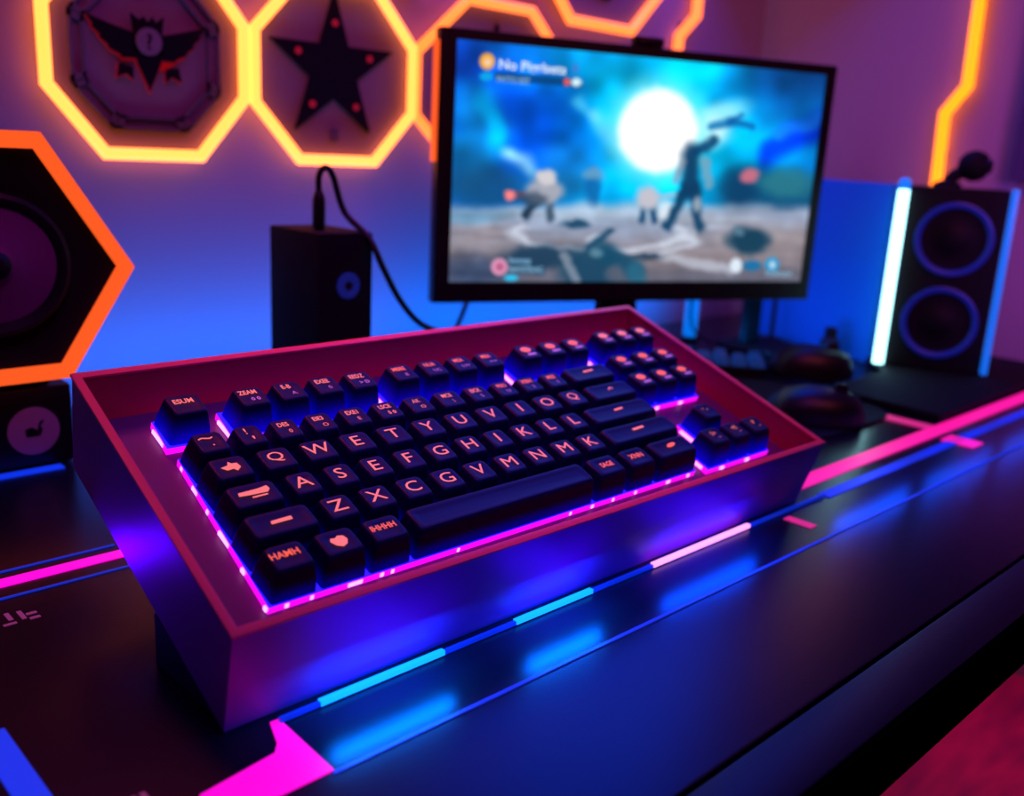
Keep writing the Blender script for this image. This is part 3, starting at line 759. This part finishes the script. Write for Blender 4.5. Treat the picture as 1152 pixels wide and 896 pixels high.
# round-headed camera on the speaker
bc = empty('desk_camera', (.959,.392,DZ+.007+SH+.0005), 'black ball-headed desk camera on a bent arm atop the speaker', 'camera')
MB().lathe([(.013,0),(.013,.003),(.006,.006)], (0,0,0), 'z', 20).build('foot', M['black_matte'], bc)
MB().tube([(0,0,.004),(.002,-.004,.010),(.006,-.012,.016)], .0062, 12).build('arm', M['black_matte'], bc)
MB().lathe([(.0005,-.015),(.008,-.0125),(.0125,-.008),(.0148,-.001),(.0140,.005),(.011,.010),(.006,.0128),(.0005,.0135)], (.009,-.019,.0205), 'y', 24).build('ball_head', M['black_matte'], bc, ang=80)
MB().lathe([(.0068,0),(.0068,.002),(.005,.0026),(.0005,.002)], (.009,-.032,.0205), 'y', 20).build('lens', M['black_gloss'], bc)

# mice
def mouse(loc, rz, label, L_=.078, W_=.046, H_=.027):
    t = empty('computer_mouse', loc, label, 'mouse', rz=rz)
    prof = [(0,.02,.25),(.06,.5,.62),(.2,.86,.92),(.42,1,1),(.62,.97,.96),(.8,.9,.8),(.93,.74,.55),(1,.35,.25)]
    R = []
    for s_, hh, ww in prof:
        x = (s_-.5)*L_; ring_ = []
        for i in range(17):
            a = PI*i/16
            ring_.append((x, math.cos(a)*W_/2*ww, max(.0008,(math.sin(a)**.75)*H_*hh)))
        R.append(ring_)
    mb = MB(); mb.loft(R, True, True, closed=False)
    n = 17; base = [r[0] for r in R]+[r[-1] for r in R][::-1]; mb.add(base, [list(range(len(base)))])
    mb.build('shell', M['black_gloss'], t, ang=70)
    MB().lathe([(.004,-.0025),(.0062,-.0018),(.0062,.0018),(.004,.0025)], (L_*.24,0,H_*.90), 'y', 18).build('scroll_wheel', M['black'], t)
    MB().box(-L_*.05,L_*.44,-.0005,.0005,H_*.55,H_*.62).build('button_seam', M['black_matte'], t)
    return t
mouse((.678,.352,DZ+.0022), math.radians(-52), 'glossy black mouse nearest the red tray, on the dark mat', .076, .050, .027)
mouse((.828,.440,DZ+.0006), math.radians(-50), 'glossy black mouse behind the other mouse, beside monitor foot', .080, .048, .030)
mm = MB().prism(rrect(.150,.150,.035,8,0,0), 0, .0015).build('mouse_mat', M['black_matte'])
mm.location = (.690,.394,DZ+.0006); tag(mm, 'thin dark rounded mat under the nearer mouse', 'mouse mat')

# little keypad behind the tray's right rim
kp = empty('keypad', (.775,.505,DZ), 'small dark keypad with blue lit keys behind the tray and monitor foot', 'keypad', rz=math.radians(-52))
MB().prism(rrect(.085,.05,.006,4), .0006, .008).build('base', M['black'], kp)
kmat = mat('keypad_key', (.01,.03,.10,1), .4, emit=lin(8,45,110), es=.8)
for i in range(5):
    for j in range(3):
        if j == 2 and i in (1,3): continue
        MB().loft([[(px,py,.0085) for px, py in rrect(.0135,.0125,.002,2)], [(px,py,.016) for px, py in rrect(.010,.0095,.002,2)]]).build('key', kmat, kp).location = (-.033+.0165*i, -.0155+.0155*j, 0)

# little things under the monitor
lt = empty('light_tube', (.864,.606,DZ), 'short glowing blue tube lamp standing behind the monitor', 'lamp')
MB().lathe([(.006,.006),(.0072,.009),(.0072,.060),(.005,.064)], (0,0,0), 'z', 20).build('glowing_tube', M['tube_blue'], lt)
MB().lathe([(.010,.0005),(.010,.005),(.007,.0062)], (0,0,0), 'z', 20).build('base', M['black'], lt)
mp_ = empty('microphone_stand', (.950,.556,DZ), 'thin black table stand with round foot behind the monitor corner', 'stand')
MB().lathe([(.014,.0005),(.013,.003),(.004,.006)], (0,0,0), 'z', 24).build('foot', M['black_matte'], mp_)
MB().lathe([(.0024,.006),(.0024,.090)], (0,0,0), 'z', 12).build('pole', M['black_matte'], mp_)
MB().lathe([(.006,.0901),(.008,.096),(.008,.110),(.004,.116)], (0,0,0), 'z', 16).build('head', M['black_matte'], mp_)
jr = empty('small_bottle', (.928,.474,DZ), 'little black bottle standing before the blue divider panel', 'bottle')
MB().lathe([(.0095,.0005),(.0100,.003),(.0100,.018),(.006,.022)], (0,0,0), 'z', 20).build('bottle_body', M['black'], jr)
MB().lathe([(.0062,.0221),(.0062,.031),(.005,.032)], (0,0,0), 'z', 16).build('cap', M['black_matte'], jr)
vc = MB().tube(bez([(.80,.560,DZ+.13),(.832,.585,DZ+.06),(.845,.590,DZ+.020),(.862,.575,DZ+.004),(.89,.585,DZ+.003)],40), .0013, 8).build('video_cable', M['black'])
tag(vc, 'thin black cable dropping from monitor to desk beside blue tube', 'cable')

# maroon bench tucked under the desk front
bn = empty('bench', (.70,.06,0), 'maroon leather bench tucked under the front of the desk', 'bench')
MB().prism(rrect(.56,.40,.02,5,.005,.005), .405, .45).build('seat', M['maroon'], bn, bevel=.006)
for x in (-.22,.22):
    for y in (-.15,.15):
        MB().box(x-.02,x+.02,y-.02,y+.02,.0005,.4045).build('leg', M['desk_edge'], bn, bevel=.003)

# ------------------------------------------------------------------ light
wd = bpy.data.worlds.new('world'); scene.world = wd; wd.use_nodes = True
wd.node_tree.nodes['Background'].inputs[0].default_value = (.20,.04,.16,1)
wd.node_tree.nodes['Background'].inputs[1].default_value = .03
def area(name, loc, target, size, color, power, sy=None, spread=180):
    l = bpy.data.lights.new(name, 'AREA'); l.energy = power; l.color = color; l.size = size
    if sy: l.shape = 'RECTANGLE'; l.size_y = sy
    l.spread = math.radians(spread)
    o = bpy.data.objects.new(name, l); COL.objects.link(o); o.location = loc
    d = Vector(target)-Vector(loc); o.rotation_euler = d.to_track_quat('-Z','Y').to_euler()
    return o
def point(name, loc, r, color, power):
    l = bpy.data.lights.new(name, 'POINT'); l.energy = power; l.color = color; l.shadow_soft_size = r
    o = bpy.data.objects.new(name, l); COL.objects.link(o); o.location = loc
    return o
# blue wash rising from the back edge of the desk
for x in (-.35,-.05,.25,.55,.80):
    area('desk_wash', (x,.66,DZ+.012), (x,.74,DZ+.09), .30, (.0,.24,1.0), .36, .02)
# magenta light washing down the back wall
area('room_magenta', (.30,.20,1.75), (.40,.72,1.10), .5, (1.0,.05,.55), .7, spread=80)
# dim navy fill over the desk
area('room_navy', (.22,.10,1.45), (.33,.34,.78), .25, (.02,.08,1.0), .20, spread=45)
# red light on the right wall
area('room_red', (.55,-.1,1.45), (1.12,.5,1.05), .3, (1.0,.12,.16), .75, spread=100)
area('room_violet', (.6,-.15,1.0), (1.12,.3,.85), .12, (.5,.10,1.0), .18, spread=50)
# warm light falling into the tray
area('tray_warm', (.25,.62,1.45), (.32,.33,.78), .15, (1.0,.06,.14), .2, spread=40)
# blue light reflected in the leather, above the back right of the desk
area('blue_overhead', (.85,.62,DZ+.62), (.30,.20,DZ), .40, (.0,.05,1.0), 3.2)
# blue wash on the divider
area('divider_wash', (.865,.53,DZ+.008), (.955,.51,DZ+.10), .12, (.0,.22,1.0), .09, .02)
# maroon bench light
area('bench_red', (.84,.23,.69), (.84,.20,.45), .26, (1.0,.10,.42), .5)
# segments at the tray foot: light thrown down on the leather and back on the tray front
for x, w_, p, q_, c_ in ((.194,.055,.09,.024,(.0,.16,1)),(.287,.045,.08,.022,(.0,.12,1)),(.398,.08,.08,.028,(.0,.05,1))):
    area('strip_glow', (x,.2465,DZ+.020), (x,.2455,DZ), w_, c_, p, .004)
    area('tray_glow', (x,.238,DZ+.006), (x,.262,DZ+.018), w_*.7, (.03,.0,1), q_, .006)
for x, w_, p in ((.58,.10,.05),(.72,.12,.04),(.88,.14,.04)):
    area('strip_glow', (x,.2465,DZ+.020), (x,.2455,DZ), w_, (.0,.06,1), p, .004)
area('tray_glow', (.120,.405,DZ+.010), (.145,.345,DZ+.030), .02, (.07,.0,1), .010, .010, spread=80)

scene.view_settings.view_transform = 'Standard'
scene.view_settings.look = 'None'
scene.view_settings.exposure = 0
scene.cycles.use_denoising = True
scene.cycles.max_bounces = 8
scene.cycles.sample_clamp_indirect = 4
